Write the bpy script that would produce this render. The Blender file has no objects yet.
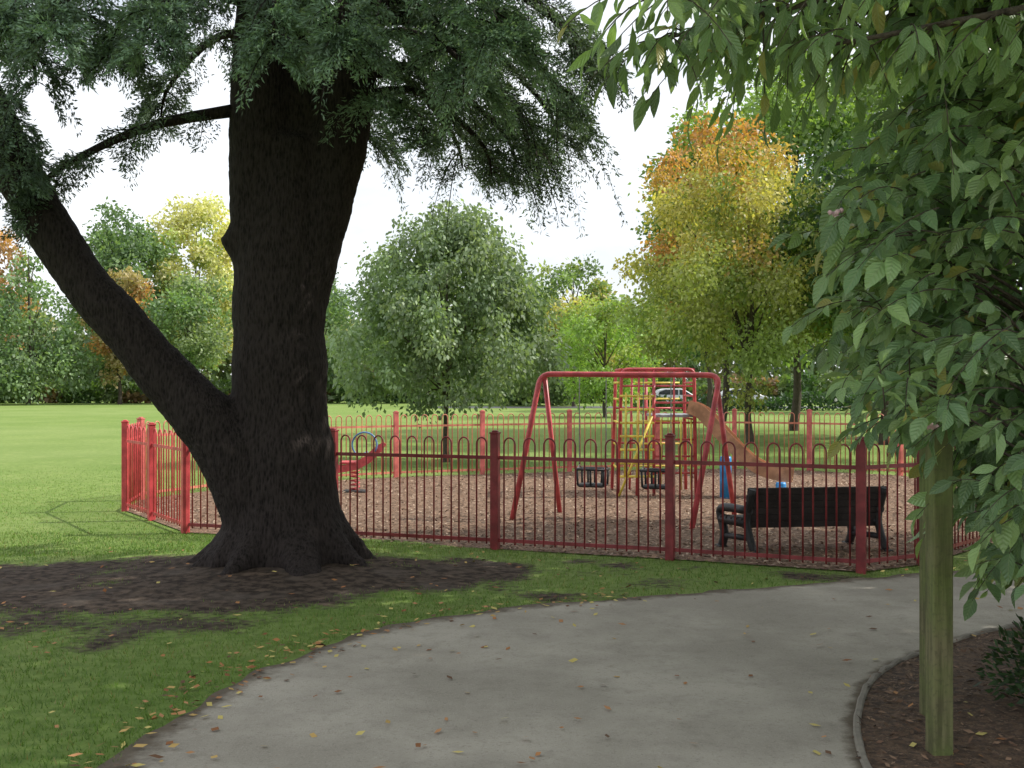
import bpy, math, random
import numpy as np
from mathutils import Vector, Matrix
random.seed(11)
rng = np.random.default_rng(11)
sc = bpy.context.scene
COL = sc.collection

# ------------------------------------------------------------ helpers
def vnoise(x, y, scale, seed=0):
    r = np.random.default_rng(seed); T = r.random((256, 256))
    u = np.asarray(x)*scale+100.3; v = np.asarray(y)*scale+100.7
    i = np.floor(u).astype(int); j = np.floor(v).astype(int)
    fx = u-i; fy = v-j; fx = fx*fx*(3-2*fx); fy = fy*fy*(3-2*fy)
    a = T[i % 256, j % 256]; b = T[(i+1) % 256, j % 256]; c = T[i % 256, (j+1) % 256]; d = T[(i+1) % 256, (j+1) % 256]
    return (a*(1-fx)+b*fx)*(1-fy)+(c*(1-fx)+d*fx)*fy
def fbm(x, y, scale, seed=0):
    return (vnoise(x, y, scale, seed)*.5+vnoise(x, y, scale*2.1, seed+1)*.28+vnoise(x, y, scale*4.3, seed+2)*.22)
def pip(x, y, poly):
    x = np.asarray(x); y = np.asarray(y); ins = np.zeros(x.shape, bool); n = len(poly)
    for k in range(n):
        x1, y1 = poly[k]; x2, y2 = poly[(k+1) % n]
        if y1 == y2: continue
        c = ((y1 > y) != (y2 > y)) & (x < (x2-x1)*(y-y1)/(y2-y1)+x1)
        ins ^= c
    return ins
def norm(a): return a/np.maximum(np.linalg.norm(a, axis=-1, keepdims=True), 1e-9)
def smoothpts(P, n):
    P = np.array(P, float); out = []
    m = len(P)
    for s in np.linspace(0, m-1, n):
        i = min(int(s), m-2); t = s-i
        p0 = P[max(i-1, 0)]; p1 = P[i]; p2 = P[i+1]; p3 = P[min(i+2, m-1)]
        out.append(.5*((2*p1)+(-p0+p2)*t+(2*p0-5*p1+4*p2-p3)*t*t+(-p0+3*p1-3*p2+p3)*t**3))
    return np.array(out)

def np_mesh(name, V, F, mats, cols=None, extra=None, smooth=False, base=(0, 0, 0)):
    V = np.asarray(V, np.float32)-np.array(base, np.float32); F = np.asarray(F, np.int32)
    me = bpy.data.meshes.new(name); k = F.shape[1]
    me.vertices.add(len(V)); me.vertices.foreach_set('co', V.ravel())
    me.loops.add(F.size); me.loops.foreach_set('vertex_index', F.ravel())
    me.polygons.add(len(F)); me.polygons.foreach_set('loop_start', np.arange(0, F.size, k, dtype=np.int32))
    me.update(calc_edges=True)
    if smooth: me.polygons.foreach_set('use_smooth', np.ones(len(F), bool))
    for nm, c in (('col', cols), ('lf', extra)):
        if c is not None:
            c = np.asarray(c, np.float32)
            if c.shape[1] == 3: c = np.hstack([c, np.ones((len(c), 1), np.float32)])
            a = me.attributes.new(nm, 'FLOAT_COLOR', 'POINT'); a.data.foreach_set('color', c.ravel())
    me.materials.append(mats)
    me.validate()
    return me

class MB:
    def __init__(s): s.v = []; s.f = []; s.sm = []; s.m = []
    def tube(s, path, rad, segs=8, cap=True, mi=0, smooth=True):
        P = [Vector(p) for p in path]; n = len(P)
        if not hasattr(rad, '__len__'): rad = [rad]*n
        T = [((P[min(i+1, n-1)]-P[max(i-1, 0)]).normalized()) for i in range(n)]
        up = Vector((0, 0, 1)) if abs(T[0].z) < .9 else Vector((1, 0, 0))
        N = (up-T[0]*up.dot(T[0])).normalized(); b0 = len(s.v)
        for i in range(n):
            N = (N-T[i]*N.dot(T[i])).normalized(); B = T[i].cross(N)
            for k in range(segs):
                a = 2*math.pi*k/segs
                s.v.append(tuple(P[i]+(N*math.cos(a)+B*math.sin(a))*rad[i]))
        for i in range(n-1):
            for k in range(segs):
                a = b0+i*segs+k; b = b0+i*segs+(k+1) % segs
                s.f.append((a, b, b+segs, a+segs)); s.sm.append(smooth); s.m.append(mi)
        if cap:
            s.f.append(tuple(b0+k for k in range(segs))[::-1]); s.sm.append(False); s.m.append(mi)
            s.f.append(tuple(b0+(n-1)*segs+k for k in range(segs))); s.sm.append(False); s.m.append(mi)
    def box(s, c, size, rot=None, mi=0, bev=0.0):
        hx, hy, hz = [q/2 for q in size]; R = rot or Matrix.Identity(3); c = Vector(c)
        b = min(bev, hx*.9, hy*.9, hz*.9)
        def add(p): s.v.append(tuple(c+R @ Vector(p))); return len(s.v)-1
        if b <= 0:
            ids = [add((x*hx, y*hy, z*hz)) for x in (-1, 1) for y in (-1, 1) for z in (-1, 1)]
            for f in ((0, 1, 3, 2), (4, 6, 7, 5), (0, 4, 5, 1), (2, 3, 7, 6), (0, 2, 6, 4), (1, 5, 7, 3)):
                s.f.append(tuple(ids[i] for i in f)); s.sm.append(False); s.m.append(mi)
        else:
            rings = []
            for z, ins in ((-hz, b), (-hz+b, 0), (hz-b, 0), (hz, b)):
                X = hx-ins; Y = hy-ins; bb = b
                pts = [(X-bb, -Y), (X, -Y+bb), (X, Y-bb), (X-bb, Y), (-X+bb, Y), (-X, Y-bb), (-X, -Y+bb), (-X+bb, -Y)]
                rings.append([add((p[0], p[1], z)) for p in pts])
            for i in range(3):
                for k in range(8):
                    s.f.append((rings[i][k], rings[i][(k+1) % 8], rings[i+1][(k+1) % 8], rings[i+1][k])); s.sm.append(False); s.m.append(mi)
            s.f.append(tuple(rings[0][::-1])); s.sm.append(False); s.m.append(mi)
            s.f.append(tuple(rings[3])); s.sm.append(False); s.m.append(mi)
    def prism(s, prof, y0, y1, tf, mi=0):
        n = len(prof); b0 = len(s.v)
        for y in (y0, y1):
            for (a, b) in prof: s.v.append(tuple(tf(a, y, b)))
        for k in range(n):
            s.f.append((b0+k, b0+(k+1) % n, b0+n+(k+1) % n, b0+n+k)); s.sm.append(False); s.m.append(mi)
        s.f.append(tuple(b0+k for k in range(n))[::-1]); s.f.append(tuple(b0+n+k for k in range(n)))
        s.sm += [False, False]; s.m += [mi, mi]
    def mesh(s, name, mats, base=(0, 0, 0)):
        if not isinstance(mats, (list, tuple)): mats = [mats]
        me = bpy.data.meshes.new(name); bx, by, bz = base
        me.from_pydata([(v[0]-bx, v[1]-by, v[2]-bz) for v in s.v], [], s.f)
        for m in mats: me.materials.append(m)
        me.polygons.foreach_set('use_smooth', s.sm); me.polygons.foreach_set('material_index', s.m); me.update()
        return me

def thing(name, label, cat, loc, group=None):
    e = bpy.data.objects.new(name, None); e.location = loc; e.empty_display_size = .2
    COL.objects.link(e); e['label'] = label; e['category'] = cat
    if group: e['group'] = group
    return e
def part(name, me, parent, label=None):
    o = bpy.data.objects.new(name, me); COL.objects.link(o); o.parent = parent
    if label: o['label'] = label
    return o
def setting(name, me, kind='structure', label=None, cat=None):
    o = bpy.data.objects.new(name, me); COL.objects.link(o); o['kind'] = kind
    if label: o['label'] = label; o['category'] = cat
    return o

# ------------------------------------------------------------ materials
def newmat(name):
    m = bpy.data.materials.new(name); m.use_nodes = True; nt = m.node_tree
    return m, nt, nt.nodes, nt.links, nt.nodes['Principled BSDF']
def mixrgb(nt, fac, a, b, mode='MIX'):
    n = nt.nodes.new('ShaderNodeMix'); n.data_type = 'RGBA'; n.blend_type = mode
    for sock, val in ((n.inputs[0], fac), (n.inputs[6], a), (n.inputs[7], b)):
        if isinstance(val, (int, float)): sock.default_value = val
        elif isinstance(val, tuple): sock.default_value = (*val[:3], 1)
        else: nt.links.new(val, sock)
    return n.outputs[2]
def noise(nt, scale, detail=4, rough=.55, vec=None, stretch=None):
    n = nt.nodes.new('ShaderNodeTexNoise'); n.inputs['Scale'].default_value = scale
    n.inputs['Detail'].default_value = detail; n.inputs['Roughness'].default_value = rough
    tc = nt.nodes.new('ShaderNodeTexCoord'); src = tc.outputs['Object'] if vec is None else vec
    if stretch:
        mp = nt.nodes.new('ShaderNodeMapping'); mp.inputs['Scale'].default_value = stretch
        nt.links.new(src, mp.inputs['Vector']); src = mp.outputs[0]
    nt.links.new(src, n.inputs['Vector']); return n.outputs['Fac']
def ramp(nt, src, lo, hi):
    n = nt.nodes.new('ShaderNodeMapRange'); n.inputs[1].default_value = lo; n.inputs[2].default_value = hi
    n.interpolation_type = 'SMOOTHSTEP'; nt.links.new(src, n.inputs[0]); return n.outputs[0]
def bump(nt, h, strength, dist, bsdf):
    n = nt.nodes.new('ShaderNodeBump'); n.inputs['Strength'].default_value = strength; n.inputs['Distance'].default_value = dist
    nt.links.new(h, n.inputs['Height']); nt.links.new(n.outputs[0], bsdf.inputs['Normal'])
def attr(nt, name, out='Color'):
    n = nt.nodes.new('ShaderNodeAttribute'); n.attribute_name = name; return n.outputs[out]
def mathn(nt, op, a, b=None):
    n = nt.nodes.new('ShaderNodeMath'); n.operation = op
    for i, v in enumerate((a, b)):
        if v is None: continue
        if isinstance(v, (int, float)): n.inputs[i].default_value = v
        else: nt.links.new(v, n.inputs[i])
    return n.outputs[0]

def paint(name, c, rough=.45, var=.25, metal=0.0):
    m, nt, N, L, b = newmat(name)
    f = ramp(nt, noise(nt, 6, 3), .35, .7)
    dirt = ramp(nt, noise(nt, 40, 2), .55, .75)
    col = mixrgb(nt, f, tuple(x*(1-var) for x in c), tuple(min(1, x*(1+var)+.01) for x in c))
    col = mixrgb(nt, mathn(nt, 'MULTIPLY', dirt, .25), col, (.10, .07, .05))
    L.new(col, b.inputs['Base Color']); b.inputs['Roughness'].default_value = rough; b.inputs['Metallic'].default_value = metal
    return m
def leafmat(name, trans=.3, rough=.5, detailed=False, spec=.5):
    m, nt, N, L, b = newmat(name)
    c = attr(nt, 'col')
    if detailed:
        sep = N.new('ShaderNodeSeparateColor'); L.new(attr(nt, 'lf'), sep.inputs[0])
        t = sep.outputs[0]; s = sep.outputs[1]
        mid = ramp(nt, s, .10, .02)
        ph = mathn(nt, 'SUBTRACT', mathn(nt, 'MULTIPLY', t, 44.0), mathn(nt, 'MULTIPLY', s, 13.0))
        w = mathn(nt, 'SINE', ph)
        vein = ramp(nt, w, .8, 1.0)
        allv = mathn(nt, 'MAXIMUM', mid, mathn(nt, 'MULTIPLY', vein, .3))
        c = mixrgb(nt, mathn(nt, 'MULTIPLY', allv, .4), c, (.30, .38, .20))
        g = N.new('ShaderNodeNewGeometry')
        c = mixrgb(nt, mathn(nt, 'MULTIPLY', g.outputs['Backfacing'], .35), c, (.26, .33, .22))
        bump(nt, w, .5, .004, b)
    L.new(c, b.inputs['Base Color']); b.inputs['Roughness'].default_value = rough
    b.inputs['Specular IOR Level'].default_value = spec
    if trans > 0:
        tr = N.new('ShaderNodeBsdfTranslucent')
        L.new(mixrgb(nt, 1.0, c, (1.9, 2.0, .8), 'MULTIPLY'), tr.inputs['Color'])
        mx = N.new('ShaderNodeMixShader'); mx.inputs[0].default_value = trans
        L.new(b.outputs[0], mx.inputs[1]); L.new(tr.outputs[0], mx.inputs[2])
        L.new(mx.outputs[0], N['Material Output'].inputs['Surface'])
    return m
def barkmat(name, c1, c2, scale=1.0, bs=.9, st=.22):
    m, nt, N, L, b = newmat(name)
    n1 = noise(nt, 14*scale, 6, .65, stretch=(1, 1, st)); n2 = noise(nt, 40*scale, 4, .6, stretch=(1, 1, st*1.5))
    vo = N.new('ShaderNodeTexVoronoi'); vo.inputs['Scale'].default_value = 30*scale
    tc = N.new('ShaderNodeTexCoord'); mp = N.new('ShaderNodeMapping'); mp.inputs['Scale'].default_value = (1, 1, st)
    L.new(tc.outputs['Object'], mp.inputs[0]); L.new(mp.outputs[0], vo.inputs['Vector'])
    h = mathn(nt, 'ADD', mathn(nt, 'ADD', n1, mathn(nt, 'MULTIPLY', n2, .5)), mathn(nt, 'MULTIPLY', vo.outputs['Distance'], .6))
    c = mixrgb(nt, ramp(nt, h, .55, 1.3), c1, c2)
    L.new(c, b.inputs['Base Color']); b.inputs['Roughness'].default_value = .95; b.inputs['Specular IOR Level'].default_value = .2
    bump(nt, h, bs, .035, b); return m

M_leaf = leafmat('leaf_card', .3, .55)
M_leaf_big = leafmat('broad_leaf', .28, .33, True)
M_needle = leafmat('cedar_needle', .18, .6, spec=.3)
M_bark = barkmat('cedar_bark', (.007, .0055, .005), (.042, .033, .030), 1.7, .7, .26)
M_bark2 = barkmat('plain_bark', (.035, .028, .022), (.11, .09, .07), 1.5, .6)
M_redshade = paint('shaded_fence_red', (.26, .028, .034), .45)  # front fence red, darkened: shade is put into the colour
M_redshadepost = paint('shaded_post_red', (.24, .022, .026), .45)  # front posts, same red darkened to stand in for shade
M_redlit = paint('sunlit_left_fence_red', (.60, .07, .08), .42)  # same fence red on the left run, brightened to stand for sunlight
M_rearlit = paint('sunlit_rear_fence_red', (.62, .15, .13), .5)  # same fence red on rear posts, lightened to stand for sunlight
M_rearlitbar = paint('sunlit_rear_bar_red', (.62, .22, .14), .5)  # rear bars likewise: sunlight is put into the colour
M_redplay = paint('red_play_paint', (.58, .085, .095), .4)
M_yellow = paint('yellow_play_paint', (.85, .66, .10), .4)
M_blue = paint('blue_play_paint', (.03, .30, .72), .4)
M_slide = paint('orange_brown_slide', (.48, .25, .14), .35)
M_rubber = paint('black_rubber', (.025, .028, .03), .6)
M_steel = paint('chain_steel', (.25, .25, .25), .4, metal=.8)
M_iron = paint('dark_cast_iron', (.014, .014, .015), .55)
M_benchwood = paint('dark_bench_wood', (.016, .011, .010), .65)
M_plat = paint('pale_panel', (.35, .38, .42), .5)

# ------------------------------------------------------------ layout curves
Lpts = smoothpts([(-1.95, -6), (-1.95, 0), (-1.88, 3), (-1.74, 4.92), (-1.62, 5.98), (-1.40, 6.75), (-.95, 7.63), (-.09, 8.38), (.99, 8.85), (2.39, 9.44), (3.64, 10.0), (5.5, 10.75), (9, 11.9), (16, 13.2), (30, 15)], 170)
Rpts = smoothpts([(1.2, -6), (1.25, 0), (1.33, 3), (1.52, 4.92), (1.83, 5.98), (2.17, 6.61), (2.58, 7.06), (3.17, 7.60), (3.9, 8.0), (5.5, 8.8), (9, 9.9), (16, 11), (30, 12.6)], 170)
path_poly = [tuple(p) for p in Lpts]+[tuple(p) for p in Rpts[::-1]]
fence_pts = [(3.77, 10.45), (3.08, 10.04), (1.50, 10.79), (-.17, 11.45), (-1.90, 12.1), (-3.66, 12.75), (-4.42, 13.95), (-5.10, 15.0), (-5.35, 16.4), (-4.6, 18.1), (-3.45, 19.45),
             (-2.08, 20.4), (-.55, 21.1), (1.1, 21.8), (2.85, 22.3), (4.4, 22.5), (5.75, 22.0), (7.1, 20.8), (7.9, 19.1), (8.0, 17.2), (7.5, 15.4), (6.6, 13.9), (5.3, 12.2)]
TX, TY = -2.05, 10.35

def dirtmask(x, y):
    n = fbm(x, y, 1.3, 5)
    e = ((x+2.7)/3.7)**2+((y-9.6)/1.3)**2
    d1 = np.clip((1.25-e)*1.1+(n-.5)*2.8, 0, 1)
    e2 = ((x+4.0)/2.6)**2+((y-7.7)/1.0)**2
    d2 = np.clip((.75-e2)*.8+(n-.5)*3.4, 0, 1)*.75*(e2 < 1.6)
    d3 = np.clip((n-.42)*5, 0, 1)*np.clip(1-np.abs((y-(10.75-.42*(x-1.2)))+.35)/.45, 0, 1)*(x > .4)*(x < 4)
    d1 = d1*np.clip((2.4-e)*1.2, 0, 1)
    return np.clip(np.maximum(np.maximum(d1, d2), d3), 0, 1)
def mound(x, y):
    return .12*np.exp(-(((x-TX)**2+(y-TY)**2)/1.6))

# ground ------------------------------------------------------
def groundmat():
    m, nt, N, L, b = newmat('grass_ground')
    sep = N.new('ShaderNodeSeparateColor'); L.new(attr(nt, 'col'), sep.inputs[0]); d = sep.outputs[0]
    g = mixrgb(nt, ramp(nt, noise(nt, .35, 4), .3, .7), (.16, .25, .055), (.24, .32, .09))
    g = mixrgb(nt, ramp(nt, noise(nt, 9, 4), .35, .7), g, (.13, .205, .042))
    g = mixrgb(nt, mathn(nt, 'MULTIPLY', ramp(nt, noise(nt, 1.6, 5), .52, .7), .5), g, (.26, .31, .10))
    g = mixrgb(nt, mathn(nt, 'MULTIPLY', ramp(nt, noise(nt, .09, 3), .4, .65), .35), g, (.27, .33, .12))
    s = mixrgb(nt, ramp(nt, noise(nt, 12, 6), .35, .65), (.035, .025, .018), (.115, .085, .064))
    s = mixrgb(nt, mathn(nt, 'MULTIPLY', ramp(nt, noise(nt, 2, 5), .5, .7), .5), s, (.14, .115, .095))
    f = ramp(nt, mathn(nt, 'ADD', d, mathn(nt, 'MULTIPLY', mathn(nt, 'SUBTRACT', noise(nt, 14, 6), .5), 1.2)), .2, .75)
    L.new(mixrgb(nt, f, g, s), b.inputs['Base Color']); b.inputs['Roughness'].default_value = .95
    b.inputs['Specular IOR Level'].default_value = .15
    bump(nt, noise(nt, 45, 6, .7), .8, .03, b); return m
M_ground = groundmat()
xs = np.concatenate([[-1500, -700, -300, -150, -80, -45, -28, -18], np.arange(-12, 12.01, .14), [16, 24, 40, 70, 140, 300, 700, 1500]])
ys = np.concatenate([[-300, -60, -15, -3], np.arange(1, 24.01, .14), [28, 36, 50, 75, 120, 200, 400, 900, 2500]])
GX, GY = np.meshgrid(xs, ys); gx = GX.ravel(); gy = GY.ravel()
gz = mound(gx, gy)
nx = len(xs); ny = len(ys)
idx = np.arange(nx*ny).reshape(ny, nx)
F = np.stack([idx[:-1, :-1], idx[:-1, 1:], idx[1:, 1:], idx[1:, :-1]], -1).reshape(-1, 4)
dm = dirtmask(gx, gy)
setting('ground', np_mesh('ground', np.stack([gx, gy, gz], -1), F, M_ground, cols=np.stack([dm, dm, dm], -1), smooth=True))

# path ---------------------------------------------------------
def pathmat():
    m, nt, N, L, b = newmat('worn_path_surface')
    sep = N.new('ShaderNodeSeparateColor'); L.new(attr(nt, 'col'), sep.inputs[0]); e = sep.outputs[0]
    c = mixrgb(nt, ramp(nt, noise(nt, .9, 6, .6), .35, .68), (.32, .29, .24), (.45, .41, .345))
    c = mixrgb(nt, mathn(nt, 'MULTIPLY', ramp(nt, noise(nt, 5, 6, .7), .48, .7), .4), c, (.24, .215, .175))
    c = mixrgb(nt, mathn(nt, 'MULTIPLY', ramp(nt, noise(nt, 90, 3, .7), .5, .75), .35), c, (.52, .48, .42))
    c = mixrgb(nt, mathn(nt, 'MULTIPLY', ramp(nt, noise(nt, 60, 3, .7), .55, .7), .45), c, (.16, .14, .115))
    c = mixrgb(nt, mathn(nt, 'MULTIPLY', ramp(nt, noise(nt, 14, 5, .75), .6, .74), .4), c, (.17, .145, .12))
    f = ramp(nt, mathn(nt, 'ADD', e, mathn(nt, 'MULTIPLY', mathn(nt, 'SUBTRACT', noise(nt, 6, 8, .7), .5), .9)), .55, .95)
    s = mixrgb(nt, noise(nt, 30, 6, .7), (.04, .03, .02), (.15, .11, .07))
    L.new(mixrgb(nt, mathn(nt, 'MULTIPLY', f, .85), c, s), b.inputs['Base Color']); b.inputs['Roughness'].default_value = .9
    b.inputs['Specular IOR Level'].default_value = .2
    bump(nt, noise(nt, 80, 6, .75), .5, .012, b); return m
K = 33; V = []; C = []
for i in range(170):
    for k in range(K):
        t = k/(K-1); p = Lpts[i]*(1-t)+Rpts[i]*t
        if k == 0: p = p+(vnoise(p[0], p[1], 4, 3)-.5)*np.array([.12, -.1])
        w = np.linalg.norm(Lpts[i]-Rpts[i]); de = min(t*w/.42, (1-t)*w/.18)
        V.append((p[0], p[1], .008)); C.append([max(0, 1-de)]*3)
idx = np.arange(170*K).reshape(170, K)
F = np.stack([idx[:-1, :-1], idx[:-1, 1:], idx[1:, 1:], idx[1:, :-1]], -1).reshape(-1, 4)
setting('path', np_mesh('path', V, F, pathmat(), cols=C))

def soilmat(name, a, b_, c_, sc_=1.0, bs=.9):
    m, nt, N, L, b = newmat(name)
    c = mixrgb(nt, ramp(nt, noise(nt, 22*sc_, 8, .7), .38, .62), a, b_)
    c = mixrgb(nt, ramp(nt, noise(nt, 50*sc_, 4, .7), .56, .66), c, c_)
    c = mixrgb(nt, mathn(nt, 'MULTIPLY', ramp(nt, noise(nt, .8, 4), .4, .7), .35), c, b_)
    L.new(c, b.inputs['Base Color']); b.inputs['Roughness'].default_value = .95
    bump(nt, noise(nt, 40*sc_, 6, .7), bs, .03, b); return m
bed = [tuple(p) for p in Rpts]+[(30, -6)]
mb = MB(); mb.v = [(p[0], p[1], .012) for p in bed]; mb.f = [tuple(range(len(bed)))]; mb.sm = [False]; mb.m = [0]
setting('flower_bed_soil', mb.mesh('bed', soilmat('bed_soil', (.045, .028, .018), (.16, .095, .055), (.28, .19, .12))))
inner = fence_pts
mb = MB(); mb.v = [(p[0], p[1], .012) for p in inner]; mb.f = [tuple(range(len(inner)))]; mb.sm = [False]; mb.m = [0]
setting('woodchip_surface', mb.mesh('woodchips', soilmat('woodchip', (.08, .048, .028), (.27, .165, .105), (.40, .28, .19), .8)))
# kerb
mk, nt, N, L, b = newmat('kerb_concrete')
L.new(mixrgb(nt, noise(nt, 20, 6), (.12, .105, .085), (.30, .27, .22)), b.inputs['Base Color']); b.inputs['Roughness'].default_value = .9
kp = Rpts[20:150]; mb = MB()
T = np.gradient(kp, axis=0); T = T/np.linalg.norm(T, axis=1, keepdims=True); Nn = np.stack([T[:, 1], -T[:, 0]], -1)
rings = []
for i, p in enumerate(kp):
    r = []
    for (o, z) in ((-.008, -.02), (-.008, .020), (.0, .028), (.020, .028), (.028, .020), (.028, -.02)):
        z2 = z+(.008*math.sin(i*1.3) if z > 0 else 0)
        q = p+Nn[i]*o; mb.v.append((q[0], q[1], z2)); r.append(len(mb.v)-1)
    rings.append(r)
for i in range(len(kp)-1):
    for k in range(5):
        mb.f.append((rings[i][k], rings[i][k+1], rings[i+1][k+1], rings[i+1][k])); mb.sm.append(False); mb.m.append(0)
setting('kerb', mb.mesh('kerb', mk))
mb = MB(); mb.v = [(-6, 84, .01), (120, 84, .01), (120, 92, .01), (-6, 92, .01)]; mb.f = [(0, 1, 2, 3)]; mb.sm = [False]; mb.m = [0]
mr, nt, N, L, b = newmat('asphalt'); L.new(mixrgb(nt, noise(nt, 3, 6), (.05, .05, .05), (.1, .1, .1)), b.inputs['Base Color'])
setting('road', mb.mesh('road', mr))

# scatter ------------------------------------------------
def cards(P, D, S, Ls, Ws, cols):
    n = len(P); Ls = np.asarray(Ls).reshape(-1, 1); Ws = np.asarray(Ws).reshape(-1, 1)
    V = np.stack([P, P+D*Ls*.45+S*Ws*.5, P+D*Ls, P+D*Ls*.45-S*Ws*.5], 1).reshape(-1, 3)
    F = np.arange(4*n).reshape(n, 4)
    return V, F, np.repeat(cols, 4, axis=0)
def rnd_unit(n): return norm(rng.normal(size=(n, 3)))
def perp(D):
    return norm(np.cross(D, rnd_unit(len(D))))
M_chip = leafmat('wood_chip_pieces', .0, .9)
n = 46000; x = rng.uniform(-5.5, 8, n); y = 10+12.5*rng.random(n)**1.5
k = pip(x, y, fence_pts); x = x[k]; y = y[k]; n = len(x)
a = rng.uniform(0, 6.28, n); D = norm(np.stack([np.cos(a), np.sin(a), rng.normal(0, .25, n)], -1)); S = norm(np.cross(D, [0, 0, 1])+rng.normal(0, .25, (n, 3)))
pal = np.array([[.11, .065, .04], [.23, .14, .088], [.33, .22, .145], [.44, .33, .24], [.17, .095, .055]])
cc = pal[rng.integers(0, 5, n)]
V, F, C = cards(np.stack([x, y, rng.uniform(.014, .035, n)], -1), D, S, rng.uniform(.03, .09, n), rng.uniform(.012, .03, n), cc)
setting('woodchip_pieces', np_mesh('chips', V, F, M_chip, cols=C), 'stuff', 'reddish brown wood chips covering playground', 'wood chips')
n = 9000; x = rng.uniform(1, 6, n); y = rng.uniform(3, 9, n); k = pip(x, y, bed); x = x[k]; y = y[k]; n = len(x)
a = rng.uniform(0, 6.28, n); D = norm(np.stack([np.cos(a), np.sin(a), rng.normal(0, .25, n)], -1)); S = norm(np.cross(D, [0, 0, 1])+rng.normal(0, .3, (n, 3)))
pal = np.array([[.06, .035, .022], [.16, .09, .055], [.26, .16, .10], [.10, .06, .035]])
V, F, C = cards(np.stack([x, y, rng.uniform(.014, .03, n)], -1), D, S, rng.uniform(.02, .06, n), rng.uniform(.01, .025, n), pal[rng.integers(0, 4, n)])
setting('bark_mulch', np_mesh('mulch', V, F, M_chip, cols=C), 'stuff', 'brown bark mulch in planting bed', 'mulch')

# grass blades
def grass(n, x0, x1, y0, y1, hmin, hmax, w, fade=False):
    x = rng.uniform(x0, x1, n); y = y0+(y1-y0)*rng.random(n)**1.3
    d = dirtmask(x, y)
    k = (~pip(x, y, path_poly)) & (~pip(x, y, fence_pts)) & (~pip(x, y, bed)) & (rng.random(n) > d*1.02) & ((x-TX)**2+(y-TY)**2 > .6)
    if fade: k &= rng.random(n) < np.clip((y1-y)/(y1-y0)*1.6, 0, 1)*np.clip((x-x0)/3, 0, 1)
    x = x[k]; y = y[k]; d = d[k]; n = len(x)
    P = np.stack([x, y, mound(x, y)-.003], -1)
    D = norm(np.stack([rng.normal(0, .5, n), rng.normal(0, .5, n), np.ones(n)], -1)); S = norm(np.stack([rng.normal(size=n), rng.normal(size=n)*.5, np.zeros(n)], -1))
    L_ = rng.uniform(hmin, hmax, n)*(1-.4*d); tip = P+D*L_[:, None]
    V = np.stack([P-S*w/2, P+S*w/2, tip], 1).reshape(-1, 3); F = np.arange(3*n).reshape(n, 3)
    m = fbm(x, y, .8, 9)[:, None]
    c = np.array([.07, .145, .022])*(1-m)+np.array([.155, .235, .05])*m
    if fade: c = c*1.25
    c = c*rng.uniform(.65, 1.3, (n, 1)); dry = rng.random(n) < .06; c[dry] = [.25, .2, .09]
    return V, F, np.repeat(c, 3, axis=0)
V1, F1, C1 = grass(130000, -6.5, 4.2, 4.3, 12.8, .018, .045, .006)
V2, F2, C2 = grass(50000, -13, -3, 11, 24, .015, .035, .010, True)
setting('grass_blades', np_mesh('grass', np.vstack([V1, V2]), np.vstack([F1, F2+len(V1)]), M_leaf, cols=np.vstack([C1, C2])), 'stuff', 'short green mown grass with bare patches', 'grass')

# fallen leaves
n = 760; x = rng.uniform(-5.5, 4.5, n); y = 4.4+7*rng.random(n)**1.2
k = 420; i = rng.integers(20, 100, k); off = np.abs(rng.normal(0, .16, (k, 1)))
tl = np.gradient(Lpts, axis=0); tl = norm(tl); nl = np.stack([tl[:, 1], -tl[:, 0]], -1)
pe = Lpts[i]+nl[i]*off*np.where(rng.random((k, 1)) < .6, 1, -1)
x = np.concatenate([x, pe[:, 0]]); y = np.concatenate([y, pe[:, 1]])
m = ~pip(x, y, fence_pts); onp = pip(x, y, path_poly); m &= (~onp) | (rng.random(len(x)) < .55); x = x[m]; y = y[m]; n = len(x)
a = rng.uniform(0, 6.28, n); D = norm(np.stack([np.cos(a), np.sin(a), rng.normal(0, .15, n)], -1)); S = norm(np.cross(D, [0, 0, 1])+rng.normal(0, .25, (n, 3)))
pal = np.array([[.40, .18, .06], [.25, .10, .035], [.50, .33, .11], [.14, .07, .035], [.45, .22, .09], [.55, .45, .14]])
V, F, C = cards(np.stack([x, y, .016+mound(x, y)+rng.uniform(0, .012, n)], -1), D, S, rng.uniform(.025, .07, n), rng.uniform(.02, .045, n), pal[rng.integers(0, 6, n)])
setting('fallen_leaves', np_mesh('fallen', V, F, M_chip, cols=C), 'stuff', 'brown and orange fallen leaves scattered on path', 'leaves')

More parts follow.
